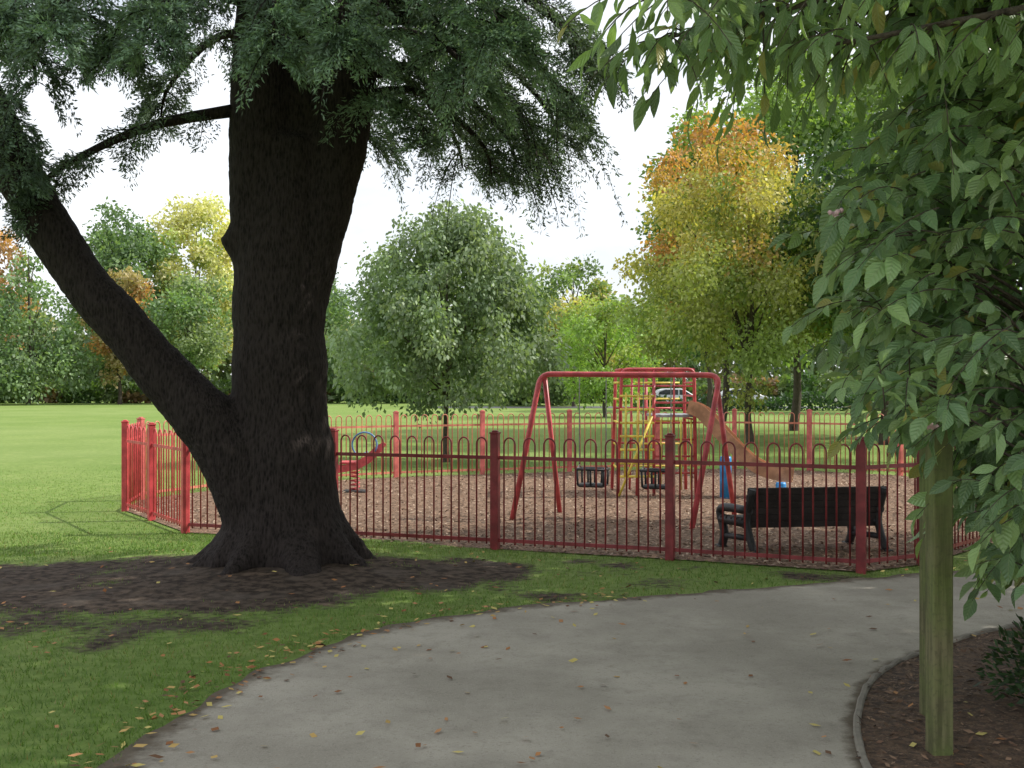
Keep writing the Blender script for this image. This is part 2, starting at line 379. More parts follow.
# ------------------------------------------------------------ trees
def tree(name, label, x, y, h, cb, rx, tr, nl, size, pal, nb=40, seed=1, shape='round', droop=.2, rc=.3, group=None, palfn=None, lean=0, ntr=1, flat=.75, ry=None, inner=.35, gain=1.0, pale=0.0):
    r = np.random.default_rng(seed); base = (x, y, 0); e = thing(name, label, 'tree', base, group)
    ry = ry or rx; cz = (cb+h)/2; rz = (h-cb)/2
    u = norm(r.normal(size=(nb, 3))); q = r.uniform(inner, 1, nb)**.6
    if shape == 'cone':
        zz = 1-np.sqrt(r.random(nb)); ang = r.uniform(0, 6.28, nb); rad = rx*(1-zz)**.85*r.uniform(.55, 1, nb)
        cen = np.stack([x+rad*np.cos(ang), y+rad*np.sin(ang), cb+zz*(h-cb)], -1); rcs = rx*rc*(.35+.65*(1-zz))
    else:
        s = np.array([rx, ry, rz])
        cen = np.array([x+lean, y, cz])+u*q[:, None]*s*(1-rc*.6)
        if shape == 'bell':
            f = np.clip((cen[:, 2]-cb)/(h-cb), 0, 1); wd = np.clip(1.12-f*.55, .3, 1.1)
            cen[:, 0] = x+(cen[:, 0]-x)*wd*(1+.3*(f < .4)); cen[:, 1] = y+(cen[:, 1]-y)*wd
        rcs = rx*rc*r.uniform(.6, 1.25, nb)
    pal = np.array(pal)
    cc = pal[r.integers(0, len(pal), nb)] if palfn is None else np.array([palfn(c, r) for c in cen])
    cc = cc*gain*r.uniform(.8, 1.2, (nb, 1)); cc = cc*(1-pale)+np.array([.36, .40, .36])*pale  # pale blends distance haze into the leaf colour
    w = rcs**2; w = w/w.sum(); ci = r.choice(nb, nl, p=w)
    d = norm(r.normal(size=(nl, 3))+.25*norm(cen[ci]-np.array([x, y, cz]))); d2 = d.copy(); d2[:, 2] *= flat
    P = cen[ci]+d2*(rcs[ci]*(r.uniform(.25, 1.12, nl)))[:, None]
    lo = r.random(nl) < .12; P[lo] += d2[lo]*(rcs[ci][lo]*r.uniform(.1, .55, lo.sum()))[:, None]
    P[:, 2] -= droop*rcs[ci]*r.random(nl)**2*1.2
    P[:, 2] = np.maximum(P[:, 2], .1)
    D = norm(d*.6+r.normal(size=(nl, 3))*.6+np.array([0, 0, -droop*1.5])); S = norm(np.cross(D, norm(r.normal(size=(nl, 3)))))
    Ls = size*r.uniform(.6, 1.3, nl); c = cc[ci]*r.uniform(.7, 1.3, (nl, 1))
    V, F, C = cards(P, D, S, Ls, Ls*.62, c)
    mb = MB()
    for k in range(ntr):
        ox = (k-(ntr-1)/2)*tr*5
        top = cb+(h-cb)*(.75 if shape != 'cone' else .9)
        pts = [(x+ox, y, -.05), (x+ox*1.05, y, .15), (x+ox*.95+tr*r.normal()*.5, y, cb*.6+.3), (x+ox*.6+lean*.3+tr*r.normal()*.6, y, cb+(h-cb)*.3), (x+lean*.7, y, top)]
        mb.tube(smoothpts(pts, 12), list(np.interp(np.linspace(0, 1, 12), [0, .06, .3, 1], [tr*1.35, tr, tr*.85, tr*.2])), 10)
    for k in r.choice(nb, min(nb, 18), replace=False):
        c = cen[k]; z0 = np.clip(c[2]-.25*(h-cb)-np.hypot(c[0]-x, c[1]-y)*.4, cb+.12*(h-cb), h*.8)
        a = np.array([x+lean*.2, y, z0]); mid = (a+c)/2+np.array([0, 0, .08*h*.3])
        mb.tube(smoothpts([a, mid, c], 6), list(np.linspace(tr*.34, tr*.06, 6)), 5)
    part('trunk', mb.mesh('trunk', M_bark2, base), e)
    part('crown', np_mesh('crown', V, F, M_leaf, cols=C, base=base), e)
    return e

G1 = [.06, .12, .035]; G2 = [.095, .16, .045]; G3 = [.04, .085, .032]; YG = [.24, .29, .08]; YL = [.45, .40, .13]; OR = [.45, .24, .08]; BR = [.28, .14, .06]; LG = [.18, .27, .07]
tree('ornamental_pear_tree', 'small grey-green rounded tree on the lawn behind fence', -1.42, 24.6, 5.8, .85, 2.65, .085, 42000, .11,
     [[.21, .28, .17], [.17, .24, .13], [.25, .32, .20], [.19, .26, .14]], 140, 3, 'bell', .7, .18, inner=.35)
def autumn(c, r):
    t = (6.9-c[0])*.22+(c[2]-5.8)*.28+r.normal()*.35
    if t > .85: return [OR, [.48, .31, .09], YL, [.42, .20, .07]][r.integers(0, 4)]
    if t > .3: return [YL, YG, [.43, .30, .09], [.36, .35, .11]][r.integers(0, 4)]
    return [[.32, .36, .12], [.26, .33, .11], [.37, .38, .13], [.29, .31, .10]][r.integers(0, 4)]
tree('autumn_cherry_tree', 'broad tree with orange and yellow-green autumn leaves', 6.9, 33, 9.3, 1.2, 4.2, .14, 42000, .13, [YG], 140, 5, 'round', .5, .16, palfn=autumn, lean=-.15, inner=.2)
tree('tall_green_tree', 'tall sunlit green broadleaf tree behind autumn tree', 10.4, 42, 15, 2.5, 5.5, .22, 36000, .22, [[.15, .22, .07], LG, [.18, .26, .08], G2], 130, 6, rc=.22, gain=1.25, inner=.3)
tree('autumn_tree', 'tall yellowing tree with orange leaf tips', 6.9, 37.5, 11.6, 3, 2.8, .15, 16000, .17, [YG, LG, YL, OR, LG], 70, 61, rc=.24)
tree('park_tree', 'dark green park tree with bare lower trunk', 10.9, 32, 9.5, 2.2, 3.6, .17, 18000, .18, [G1, G2, G3], 70, 7, rc=.26, ntr=2)
tree('park_tree', 'dark green park tree beside autumn tree', 14, 36, 12, 2.2, 4.5, .2, 14000, .22, [G1, G2, G3], 60, 8, rc=.28)
tree('park_tree', 'large green tree standing behind the playground', 10.6, 25, 12, 2.6, 3.7, .2, 17000, .19, [G2, [.14, .21, .06], LG], 70, 62, rc=.26)
tree('young_green_tree', 'bright light-green small tree at lawn edge', 4.9, 60, 6.8, .6, 3.2, .12, 12000, .2, [LG, [.25, .36, .10], YG], 60, 9, 'round', .3, .26, gain=1.2)
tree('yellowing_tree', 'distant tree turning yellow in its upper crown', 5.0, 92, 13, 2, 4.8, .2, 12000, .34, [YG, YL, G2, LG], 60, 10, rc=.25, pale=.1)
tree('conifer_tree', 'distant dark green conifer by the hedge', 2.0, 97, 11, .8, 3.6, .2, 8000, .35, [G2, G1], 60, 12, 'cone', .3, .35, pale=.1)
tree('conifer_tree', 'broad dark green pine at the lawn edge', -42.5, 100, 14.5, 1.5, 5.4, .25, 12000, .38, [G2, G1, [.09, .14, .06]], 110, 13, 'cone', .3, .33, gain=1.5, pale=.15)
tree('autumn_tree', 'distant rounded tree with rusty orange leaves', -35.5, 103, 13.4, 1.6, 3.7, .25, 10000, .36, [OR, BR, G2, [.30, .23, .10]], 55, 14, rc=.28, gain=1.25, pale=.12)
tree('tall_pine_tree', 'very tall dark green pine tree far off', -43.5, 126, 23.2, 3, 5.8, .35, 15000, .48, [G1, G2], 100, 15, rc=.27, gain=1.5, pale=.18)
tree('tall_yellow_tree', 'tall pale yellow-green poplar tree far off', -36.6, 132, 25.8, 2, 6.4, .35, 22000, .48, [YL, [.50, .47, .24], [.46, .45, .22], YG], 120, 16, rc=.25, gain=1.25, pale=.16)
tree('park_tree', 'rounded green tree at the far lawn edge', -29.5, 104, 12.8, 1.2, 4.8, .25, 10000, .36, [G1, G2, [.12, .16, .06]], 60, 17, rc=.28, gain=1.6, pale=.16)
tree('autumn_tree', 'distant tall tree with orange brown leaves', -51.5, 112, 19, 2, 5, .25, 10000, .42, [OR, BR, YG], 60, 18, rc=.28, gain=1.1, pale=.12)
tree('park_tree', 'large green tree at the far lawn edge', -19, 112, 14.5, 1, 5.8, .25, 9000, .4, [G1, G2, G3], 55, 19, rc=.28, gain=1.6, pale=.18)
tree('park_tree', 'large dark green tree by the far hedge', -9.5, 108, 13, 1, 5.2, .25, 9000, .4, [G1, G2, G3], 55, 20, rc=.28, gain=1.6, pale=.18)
tree('park_tree', 'green tree by the distant road', 13, 75, 11.5, 2.8, 5, .25, 10000, .32, [G1, G2, YG], 60, 21, rc=.28, gain=1.3, pale=.08)
tree('park_tree', 'dark tree by the distant road', 24, 70, 12, 2, 5, .25, 8000, .32, [G1, G2], 50, 22, rc=.28)
tree('shade_tree', 'large leafy tree casting shade over the path', 7.3, 11.3, 9.2, 3.0, 3.6, .22, 17000, .20, [G1, G2, LG], 85, 23, rc=.27)
tree('shade_tree', 'large leafy tree beside the curving path', 10.5, 7.0, 10, 3.2, 3.8, .25, 11000, .26, [G1, G2, G3], 80, 24, rc=.3)

def mass(name, label, x0, x1, y, dep, hfun, n, size, pal, seed):
    r = np.random.default_rng(seed); x = r.uniform(x0, x1, n); yy = y+r.uniform(-dep, dep, n)
    z = hfun(x)*r.random(n)**.75*(.75+.4*vnoise(x, yy, .4, seed))
    P = np.stack([x, yy, z], -1); D = norm(r.normal(size=(n, 3))); S = norm(np.cross(D, r.normal(size=(n, 3))))
    pi = (vnoise(x, z*1.5, .35, seed+4)*len(pal)*.999).astype(int); c = np.array(pal)[pi]*r.uniform(.6, 1.35, (n, 1))
    L_ = size*r.uniform(.6, 1.4, n); V, F, C = cards(P, D, S, L_, L_*.7, c)
    setting(name, np_mesh(name, V, F, M_leaf, cols=C), 'stuff', label, 'hedge' if 'hedge' in name else 'woodland')
mass('woodland', 'distant dark belt of mixed park trees', -110, 110, 140, 5, lambda x: 7+9*vnoise(x, x*0, .08, 3), 50000, 1.0, [[.22, .28, .17], [.19, .26, .16], [.25, .31, .18], [.33, .32, .18], [.29, .26, .16]], 31)  # leaf palette greyed and lightened to stand for distance haze
mass('far_hedge', 'long dark green hedge along lawn edge', -60, 60, 109, 2, lambda x: 1.5+1.5*vnoise(x, x*0, .2, 5), 26000, .5, [G1, G2, [.12, .17, .07], [.20, .13, .07]], 33)
mass('roadside_hedge', 'dark green bushes near the distant road', 8, 45, 76, 1.2, lambda x: .75+.7*vnoise(x, x*0, .35, 8)**1.5, 8000, .25, [G1, G3, G2], 35)

# ------------------------------------------------------------ cedar
cb_ = (TX, TY, 0); cedar = thing('cedar_tree', 'massive old cedar with forked trunk and drooping needles', 'tree', cb_)
def rs(path, rad, n): return smoothpts(path, n), list(np.interp(np.linspace(0, 1, n), np.linspace(0, 1, len(rad)), rad))
mb = MB()
for P_, R_, n in (
    ([(-2.05, 10.35, -.1), (-2.06, 10.35, .4), (-2.10, 10.35, 1.0), (-2.12, 10.35, 1.7), (-2.12, 10.35, 2.4), (-2.08, 10.35, 3.1), (-2.02, 10.35, 3.9)], [.62, .53, .47, .43, .41, .40, .30], 26),
    ([(-2.18, 10.35, 2.6), (-2.27, 10.3, 3.4), (-2.26, 10.3, 4.4), (-2.22, 10.3, 5.4), (-2.2, 10.3, 7.5), (-2.1, 10.3, 10.5)], [.32, .285, .28, .26, .2, .06], 26),
    ([(-2.0, 10.38, 2.5), (-1.78, 10.4, 3.2), (-1.62, 10.4, 3.8), (-1.46, 10.4, 4.6), (-1.30, 10.4, 5.6), (-1.1, 10.4, 8.5)], [.33, .30, .28, .26, .23, .06], 26),
    ([(-2.05, 10.42, 3.4), (-1.90, 10.45, 4.3), (-1.86, 10.5, 5.3), (-1.85, 10.5, 7.5)], [.28, .24, .20, .08], 16),
    ([(-2.25, 10.25, .4), (-2.50, 10.15, 1.02), (-2.92, 10.05, 1.58), (-3.46, 9.95, 2.22), (-4.02, 9.9, 3.0), (-4.55, 9.9, 4.0), (-5.0, 9.9, 5.2), (-5.4, 9.9, 7.2)], [.34, .30, .25, .215, .205, .20, .18, .08], 34),
    ([(-2.3, 10.3, 2.75), (-2.46, 10.27, 2.92), (-2.56, 10.25, 3.04)], [.16, .15, .10], 6),
):
    p, r = rs(P_, R_, n)
    nn = np.stack([vnoise(p[:, 2]*2+s*7, p[:, 0], 1.3, 40+s) for s in range(3)], -1)-.5
    mb.tube(p+nn*.05, [q*(1+.07*(random.random()-.5)) for q in r], 20)
for k in range(14):
    a = k/14*6.283+random.uniform(-.2, .2); ln = random.uniform(.75, 1.02)
    c, s = math.cos(a), math.sin(a)
    p, r = rs([(TX+c*.24, TY+s*.24, .85), (TX+c*.38, TY+s*.38, .42), (TX+c*.62, TY+s*.62, .15), (TX+c*ln, TY+s*ln, -.02)], [.13, .16, .12, .06], 10)
    mb.tube(p, r, 10)
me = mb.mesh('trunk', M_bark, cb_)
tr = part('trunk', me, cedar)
md = tr.modifiers.new('Remesh', 'REMESH'); md.mode = 'VOXEL'; md.voxel_size = .032; md.use_smooth_shade = True
md = tr.modifiers.new('Smooth', 'SMOOTH'); md.iterations = 16; md.factor = .6
tx = bpy.data.textures.new('bark_clouds', 'CLOUDS'); tx.noise_scale = .08; tx.noise_depth = 3
md = tr.modifiers.new('Displace', 'DISPLACE'); md.texture = tx; md.strength = .028; md.mid_level = .5; md.texture_coords = 'LOCAL'

limbs = []
def LB(a, b, up=.15, r=.05, dens=20, tl=.8, lt=1.0): limbs.append((np.array(a, float), np.array(b, float), up, r, dens, tl, lt))
LB((-1.5, 10.2, 4.9), (.25, 9.5, 4.30), .3, .06, 27, .95, 1.3)
LB((-1.4, 10.3, 5.4), (.35, 9.9, 4.85), .3, .06, 24, .95)
LB((-1.5, 10.2, 4.6), (-.45, 8.7, 4.2), .2, .05, 34, .7, 1.9)
LB((-1.5, 10.2, 5.5), (-.20, 8.3, 4.45), .2, .05, 34, .7, 1.9)
LB((-1.5, 10.5, 4.5), (-.6, 11.6, 4.2), .3, .06, 26, 1.1, .9)
LB((-1.3, 10.4, 5.2), (.30, 11.4, 4.5), .3, .06, 24, 1.15, .9)
LB((-1.9, 10, 5.5), (-1.25, 8.3, 4.4), .2, .05, 36, .6, 1.8)
LB((-1.4, 10.4, 4.3), (-.3, 10.7, 3.95), .25, .05, 26, .8)
LB((-1.3, 10.4, 5.6), (.6, 10.8, 5.0), .3, .06, 22, .9)
LB((-1.3, 10.4, 5.0), (.0, 10.3, 4.2), .3, .06, 28, .95)
LB((-1.5, 10.3, 4.5), (-.1, 10.9, 4.1), .3, .05, 28, .95)
LB((-1.5, 10.2, 4.1), (-.8, 9.6, 3.95), .15, .04, 32, .5, 1.4)
LB((-1.5, 10.4, 5.3), (-.3, 12.0, 4.8), .3, .05, 24, 1.0)
LB((-2.0, 10.7, 5.3), (-1.6, 12.0, 4.6), .2, .05, 34, .8, 1.0)
LB((-2.5, 10.2, 4.12), (-4.0, 9.9, 3.5), .12, .06, 30, .45, 1.1)
LB((-2.3, 10.2, 5.2), (-4.6, 9.6, 5.0), .25, .05, 30, .55, 1.2)
LB((-2.3, 10.1, 5.5), (-3.7, 8.8, 4.75), .2, .05, 32, .55, 1.6)
LB((-2.2, 10, 5.3), (-2.6, 8.5, 4.5), .2, .04, 38, .5, 1.7)
LB((-2.0, 10, 5.4), (-1.8, 8.6, 4.5), .2, .04, 38, .5, 1.8)
LB((-2.0, 10, 5.0), (-1.9, 9.3, 4.6), .15, .04, 36, .45, 1.4)
LB((-2.6, 9.9, 5.3), (-3.2, 8.2, 4.45), .2, .04, 30, .5, 1.7)
LB((-4.5, 9.85, 4.0), (-4.4, 9.0, 3.3), .1, .04, 34, .6, 1.2)
LB((-4.7, 9.9, 4.6), (-3.9, 9.2, 4.35), .2, .05, 32, .5, 1.3)
LB((-4.9, 9.9, 5.0), (-3.6, 10.2, 4.85), .2, .04, 28, .5, 1.1)
LB((-4.8, 9.7, 4.8), (-5.0, 8.6, 3.9), .2, .04, 28, .7, 1.2)
LB((-5.0, 9.9, 5.0), (-5.6, 8.7, 4.2), .2, .05, 26, .8)
LB((-4.6, 9.9, 4.3), (-4.1, 9.4, 3.75), .1, .03, 30, .45, 1.2)
LB((-2.3, 10.4, 4.9), (-3.5, 11.6, 4.7), .2, .05, 28, .55)
LB((-2.4, 10.3, 5.1), (-3.2, 9.3, 4.6), .2, .04, 32, .5, 1.3)
for k in range(44):
    z0 = random.uniform(5.6, 9.8); a = random.uniform(0, 6.28); ln = random.uniform(1.8, 4.6)*(1.15-(z0-5.5)/7)
    cx = -2.2 if math.cos(a) < 0 else -1.35
    if math.cos(a) > 0: ln = min(ln, 2.4)
    LB((cx, 10.35, z0), (cx+math.cos(a)*ln, 10.35+math.sin(a)*ln, z0-.1-.1*ln+.15), .35, .06, 11, .8)
mb = MB(); A = []; DR = []; LN = []; LT = []
for a, b_, up, r0, dens, tl, lt in limbs:
    mid = (a+b_)/2+np.array([0, 0, up]); pts = smoothpts([a, mid, b_, b_+(b_-mid)*.2+np.array([0, 0, -.22])], 12)
    mb.tube(pts, list(np.linspace(r0, .008, 12)), 7)
    ln = np.linalg.norm(b_-a); n = int(dens*ln); t = rng.uniform(.08, 1, n)**.85
    f = t*11; i = np.minimum(f.astype(int), 10); p = pts[i]+(pts[i+1]-pts[i])*(f-i)[:, None]
    dr = norm(b_-a); side = np.array([-dr[1], dr[0], 0])
    d = dr*rng.uniform(.0, .7, (n, 1))+side*rng.choice([-1, 1], (n, 1))*rng.uniform(.3, 1, (n, 1)); d[:, 2] += rng.uniform(-.1, .25, n)
    A.append(p); DR.append(norm(d)); LN.append(tl*rng.uniform(.35, 1.15, n)*(1.1-.35*t)); LT.append(np.full(n, lt))
A = np.vstack(A); DR = np.vstack(DR); LN = np.concatenate(LN); LT = np.concatenate(LT); nt_ = len(A); M = 20
t = np.linspace(.05, 1, M)
drp = rng.uniform(.15, 1.0, nt_)
PT = A[:, None, :]+DR[:, None, :]*(LN[:, None]*.76*t[None]**.85)[..., None]
PT[..., 2] -= (LN*drp)[:, None]*t[None]**2*.95
part('branch', mb.mesh('branch', M_bark, cb_), cedar)
w = .007
Sd = perp(DR); Q = PT[:, [0, 4, 8, 12, 16, 19]]; ww = np.array([1.4, 1.1, .9, .7, .5, .2])*w
Lf = Q+Sd[:, None, :]*ww[None, :, None]; Rt = Q-Sd[:, None, :]*ww[None, :, None]
V = np.stack([Lf, Rt], 2).reshape(-1, 3); b0 = (np.arange(nt_)*12)[:, None, None]+(np.arange(5)*2)[None, :, None]+np.array([0, 1, 3, 2])[None, None]
part('twig', np_mesh('twig', V, b0.reshape(-1, 4), M_bark, base=cb_), cedar)
K = 8
sidev = norm(np.cross(DR, np.array([0, 0, 1.])+rng.normal(0, .25, (nt_, 3))))
P = np.repeat(PT.reshape(-1, 3), K, axis=0); TD = np.gradient(PT, axis=1).reshape(-1, 3); TD = np.repeat(norm(TD), K, axis=0); n = len(P)
SV = np.repeat(np.repeat(sidev, M, axis=0), K, axis=0)
low = np.repeat(np.repeat(A[:, 2] < 6.2, M), K); keep = low | (rng.random(n) < .20)
tt = np.tile(np.repeat(t, K), nt_)
P = P[keep]; TD = TD[keep]; SV = SV[keep]; n = len(P); low = low[keep]; tt = tt[keep]
amp = rng.random(n)**1.1*.15*(1.25-tt)*np.where(low, 1, 2.2); sg = rng.choice([-1., 1.], n)
lat = SV*sg[:, None]
P = P+lat*amp[:, None]+TD*(amp*.8)[:, None]+rng.normal(0, .010, (n, 3)); P[:, 2] -= amp*.25
D = norm(lat*.55+TD*.75+rng.normal(0, .45, (n, 3))); S = perp(D)
tc_ = np.repeat(np.repeat(rng.uniform(.55, 1.6, nt_)*LT, M), K)[keep][:, None]
c = np.array([.092, .135, .095])*tc_*rng.uniform(.7, 1.35, (n, 1))
sz = np.where(low, 1, 3.2); L_ = rng.uniform(.03, .065, n)*sz; W_ = rng.uniform(.008, .014, n)*sz*1.2
V, F, C = cards(P, D, S, L_, W_, c)
part('crown', np_mesh('crown', V, F, M_needle, cols=C, base=cb_), cedar)
print('needles', n)

# ------------------------------------------------------------ broad leaf shrub & overhang
def bigleaves(P, D, Nn_, Ls, Ws, cols, curl):
    n = len(P); S = norm(np.cross(D, Nn_)); U = norm(np.cross(S, D))
    ts = [0, .08, .3, .55, .8, 1.0]; wd = [.04, .12, .8, 1.0, .62, .02]
    VV = []; EX = []
    for t, w in zip(ts, wd):
        c = P+D*(Ls*t)[:, None]+U*(-curl*Ls*t*t)[:, None]
        up = U*(Ws*w*.22)[:, None]
        for sgn in (-1, 0, 1):
            VV.append(c+S*(Ws*w*.5*sgn)[:, None]+(up if sgn else 0)); EX.append(np.tile([t, abs(sgn)*w, 0], (n, 1)))
    V = np.stack(VV, 1).reshape(-1, 3); E = np.stack(EX, 1).reshape(-1, 3); nv = 18
    q = []
    for i in range(5):
        for j in range(2):
            a = i*3+j; q.append([a, a+1, a+4, a+3])
    F = (np.arange(n)*nv)[:, None, None]+np.array(q)[None]
    return V, F.reshape(-1, 4), np.repeat(cols, nv, axis=0), E
def sprays(starts, dirs, lens, nper, leafL, leafW, pal, mb, sag=.6, hang=.6, seed=1, stem=.006):
    r = np.random.default_rng(seed); PP = []; DD = []; CC = []; LL = []; NN = []; WW = []
    for s, d, ln in zip(starts, dirs, lens):
        d = d/np.linalg.norm(d)
        pts = [s+d*ln*t+np.array([0, 0, -sag*ln*t*t]) for t in np.linspace(0, 1, 7)]
        mb.tube(pts, list(np.linspace(stem, stem*.35, 7)), 5)
        base = np.array(pal)[r.integers(0, len(pal))]
        for k in range(nper):
            t = .12+.88*(k+.5)/nper; f = t*6; i = min(int(f), 5); p = pts[i]+(pts[i+1]-pts[i])*(f-i)
            tg = pts[i+1]-pts[i]; tg = tg/np.linalg.norm(tg); sd = np.cross(tg, [0, 0, 1]); sd = sd/(np.linalg.norm(sd)+1e-6)
            sg = 1 if k % 2 else -1
            dd = tg*.6+sd*sg*r.uniform(.3, .9)+np.array([0, 0, -hang*r.uniform(.0, 1.6)])+r.normal(0, .3, 3)
            if k == nper-1: dd = tg+np.array([0, 0, -.3])
            PP.append(p); DD.append(dd); nn = np.array([0, -.35, 1.])+r.normal(0, .5, 3); nn += tg*.3; NN.append(nn)
            cc = base*r.uniform(.7, 1.35)
            if r.random() < .03: cc = np.array([.34, .32, .10])
            CC.append(cc); l = leafL*r.uniform(.5, 1.25); LL.append(l); WW.append(leafW/leafL*l*r.uniform(.8, 1.2))
    return bigleaves(np.array(PP), norm(np.array(DD)), norm(np.array(NN)), np.array(LL), np.array(WW), np.array(CC), r.uniform(.05, .45, len(PP)))

shb = (2.75, 5.3, 0); shrub = thing('broadleaf_shrub', 'large shrub with drooping veined green leaves beside wooden post', 'shrub', shb)
mb = MB(); r = np.random.default_rng(77)
def leftlim(z):
    return np.interp(z, [.5, .8, .95, 1.15, 1.35, 1.55, 1.9, 2.4, 2.7, 3.0, 3.3], [2.18, 2.02, 1.93, 1.86, 1.70, 1.48, 1.33, 1.32, 1.42, 1.70, 1.6])
st = []; ds = []; ls = []
while len(st) < 760:
    y = r.uniform(4.5, 6.4); z = r.uniform(.62, 3.7)
    lim = leftlim(z)*y/5.0+.02+(vnoise(z*3, y, 2, 9)-.5)*.40
    x = lim+.18+abs(r.normal(0, .65))
    if x > 4.0: continue
    if x < 2.2*y/5 and y < 5.15 and z < 1.45: continue
    d = np.array([-1+r.normal()*.5, -.55+r.normal()*.6, .35+r.normal()*.45]); ln = r.uniform(.2, .42)
    st.append(np.array([x, y, z+.06])); ds.append(d); ls.append(ln)
st_a = np.array(st)
V, F, C, E = sprays(st, ds, ls, 9, .115, .052, [[.20, .30, .15], [.22, .33, .15], [.16, .26, .13], [.25, .36, .15], [.13, .21, .10]], mb, .45, .42, 5, .0035)
for k in range(0, len(st), 9):
    tgt = st_a[k]; z0 = max(.3, tgt[2]-.9); m0 = np.array([3.2, 5.7, z0])
    mb.tube(smoothpts([m0, (m0+tgt)/2+np.array([0, 0, .12]), tgt], 7), list(np.linspace(.014, .004, 7)), 5)
for ox, oy in ((0, 0), (.3, .25), (.2, -.3), (-.1, .5), (.5, 0)):
    mb.tube(smoothpts([(3.0+ox*.5, 5.6+oy*.5, -.05), (3.1+ox, 5.7+oy, 1.2), (3.1+ox*1.3, 5.7+oy*1.4, 2.4), (3.0+ox*1.5, 5.7+oy*1.6, 3.6)], 10), list(np.linspace(.045, .012, 10)), 8)
part('stem', mb.mesh('stem', M_bark2, shb), shrub)
part('foliage', np_mesh('foliage', V, F, M_leaf_big, cols=C, extra=E, smooth=True, base=shb), shrub)
n = 9000; z = rng.uniform(.6, 4.2, n); y = rng.uniform(5.5, 7.0, n); x = np.interp(z, [.5, .9, 1.15, 1.35, 1.55, 1.9, 2.4, 2.7, 3.3], [2.3, 2.05, 1.98, 1.9, 1.7, 1.55, 1.5, 1.6, 1.7])*y/5+.12+rng.exponential(.7, n)
P = np.stack([x, y, z], -1); D = norm(rng.normal(size=(n, 3))+np.array([-.3, -.3, -.8])); c = np.array([[.11, .19, .08]])*rng.uniform(.6, 1.5, (n, 1))
V, F, C = cards(P, D, perp(D), rng.uniform(.08, .13, n), rng.uniform(.045, .065, n), c)
part('inner_foliage', np_mesh('inner_foliage', V, F, M_leaf, cols=C, base=shb), shrub)
mb = MB()
for k in (3, 40, 77, 120, 160, 210, 250, 300):
    p = st_a[k]+np.array([-.18, -.12, -.05])
    for q in range(9):
        o = r.normal(0, .018, 3); a = p+o
        mb.tube([a, a+np.array([0, 0, .012]), a+np.array([0, 0, .02])], [.003, .011, .004], 6)
part('blossom', mb.mesh('blossom', paint('pink_blossom', (.75, .5, .52), .6), shb), shrub)

ob = (4.6, 4.6, 0); over = thing('overhanging_tree', 'tree with long pointed green leaves hanging over path', 'tree', ob)
mb = MB(); st = []; ds = []; ls = []
main = [([4.6, 4.6, 3.2], [2.6, 4.6, 3.45], [.52, 4.4, 2.98], 42), ([4.6, 4.6, 3.3], [2.6, 4.9, 3.5], [.85, 4.7, 3.08], 36), ([4.6, 4.6, 3.0], [3.2, 4.9, 3.3], [1.7, 4.9, 3.25], 34), ([4.6, 4.6, 3.2], [3, 4.2, 3.2], [1.15, 4.1, 2.88], 34),
        ([4.6, 4.6, 3.5], [3.2, 5.6, 4.0], [1.5, 5.8, 3.85], 38), ([4.6, 4.6, 3.4], [3, 4.9, 3.5], [1.35, 4.8, 3.2], 34), ([4.6, 4.6, 3.3], [2.6, 5.2, 3.8], [.9, 5.2, 3.5], 38), ([4.6, 4.6, 3.4], [2.4, 4.0, 3.4], [.47, 3.9, 2.98], 36)]
for a_, b_, c_, cnt in main:
    pts = smoothpts([a_, b_, c_], 14); mb.tube(pts, list(np.linspace(.05, .006, 14)), 7)
    for k in range(cnt):
        t = r.uniform(.45, 1); f = t*13; i = min(int(f), 12); p = pts[i]+(pts[i+1]-pts[i])*(f-i)
        st.append(p); ds.append(np.array([-.6+r.normal()*.5, r.normal()*.7, -.05+r.normal()*.25])); ls.append(r.uniform(.2, .40))
V, F, C, E = sprays(st, ds, ls, 8, .13, .042, [[.17, .27, .11], [.21, .33, .12], [.13, .21, .09], [.25, .36, .13]], mb, .6, .85, 6, .004)
mb.tube(smoothpts([(4.6, 4.6, -.05), (4.65, 4.6, 1.5), (4.6, 4.6, 3.2), (4.5, 4.6, 5.2)], 14), list(np.linspace(.16, .07, 14)), 12)
for e_ in ((1.0, 3.5, 4.6), (-.5, 5.5, 5.2), (2.0, 7.0, 5.4), (0, 3.0, 4.8), (5, 2.5, 5), (3, 5, 5.6), (6, 7.5, 6)):
    mb.tube(smoothpts([(4.6, 4.6, 3.4), ((4.6+e_[0])/2, (4.6+e_[1])/2, e_[2]-.2), e_], 10), list(np.linspace(.07, .015, 10)), 7)
part('trunk', mb.mesh('trunk', M_bark2, ob), over)
part('foliage', np_mesh('foliage', V, F, M_leaf_big, cols=C, extra=E, smooth=True, base=ob), over)
n = 24000; P = np.stack([rng.uniform(-1.6, 7, n), rng.uniform(2.6, 9.6, n), rng.uniform(0, 1.8, n)], -1)  # unseen crown above the frame, widened to shade path and grass
P[:, 2] += 3.65+np.maximum(0, P[:, 1]-4.4)*.42
k = vnoise(P[:, 0], P[:, 1], 1.2, 8) > np.where((P[:, 0] > 3) & (P[:, 1] > 6), .05, .22); P = P[k]
n2 = 11000; P2 = np.stack([rng.uniform(3.8, 8.2, n2), rng.uniform(6.2, 9.6, n2), rng.uniform(0, 1.8, n2)], -1); P2[:, 2] += 3.8+(P2[:, 1]-4.4)*.42  # extra unseen leaf cards added to block sun patches on the path
P = np.vstack([P, P2]); n = len(P)
D = norm(rng.normal(size=(n, 3))+np.array([0, 0, -.8])); S = perp(D); c = np.array([[.12, .21, .07]])*rng.uniform(.6, 1.4, (n, 1))
V, F, C = cards(P, D, S, rng.uniform(.12, .2, n), rng.uniform(.06, .10, n), c)
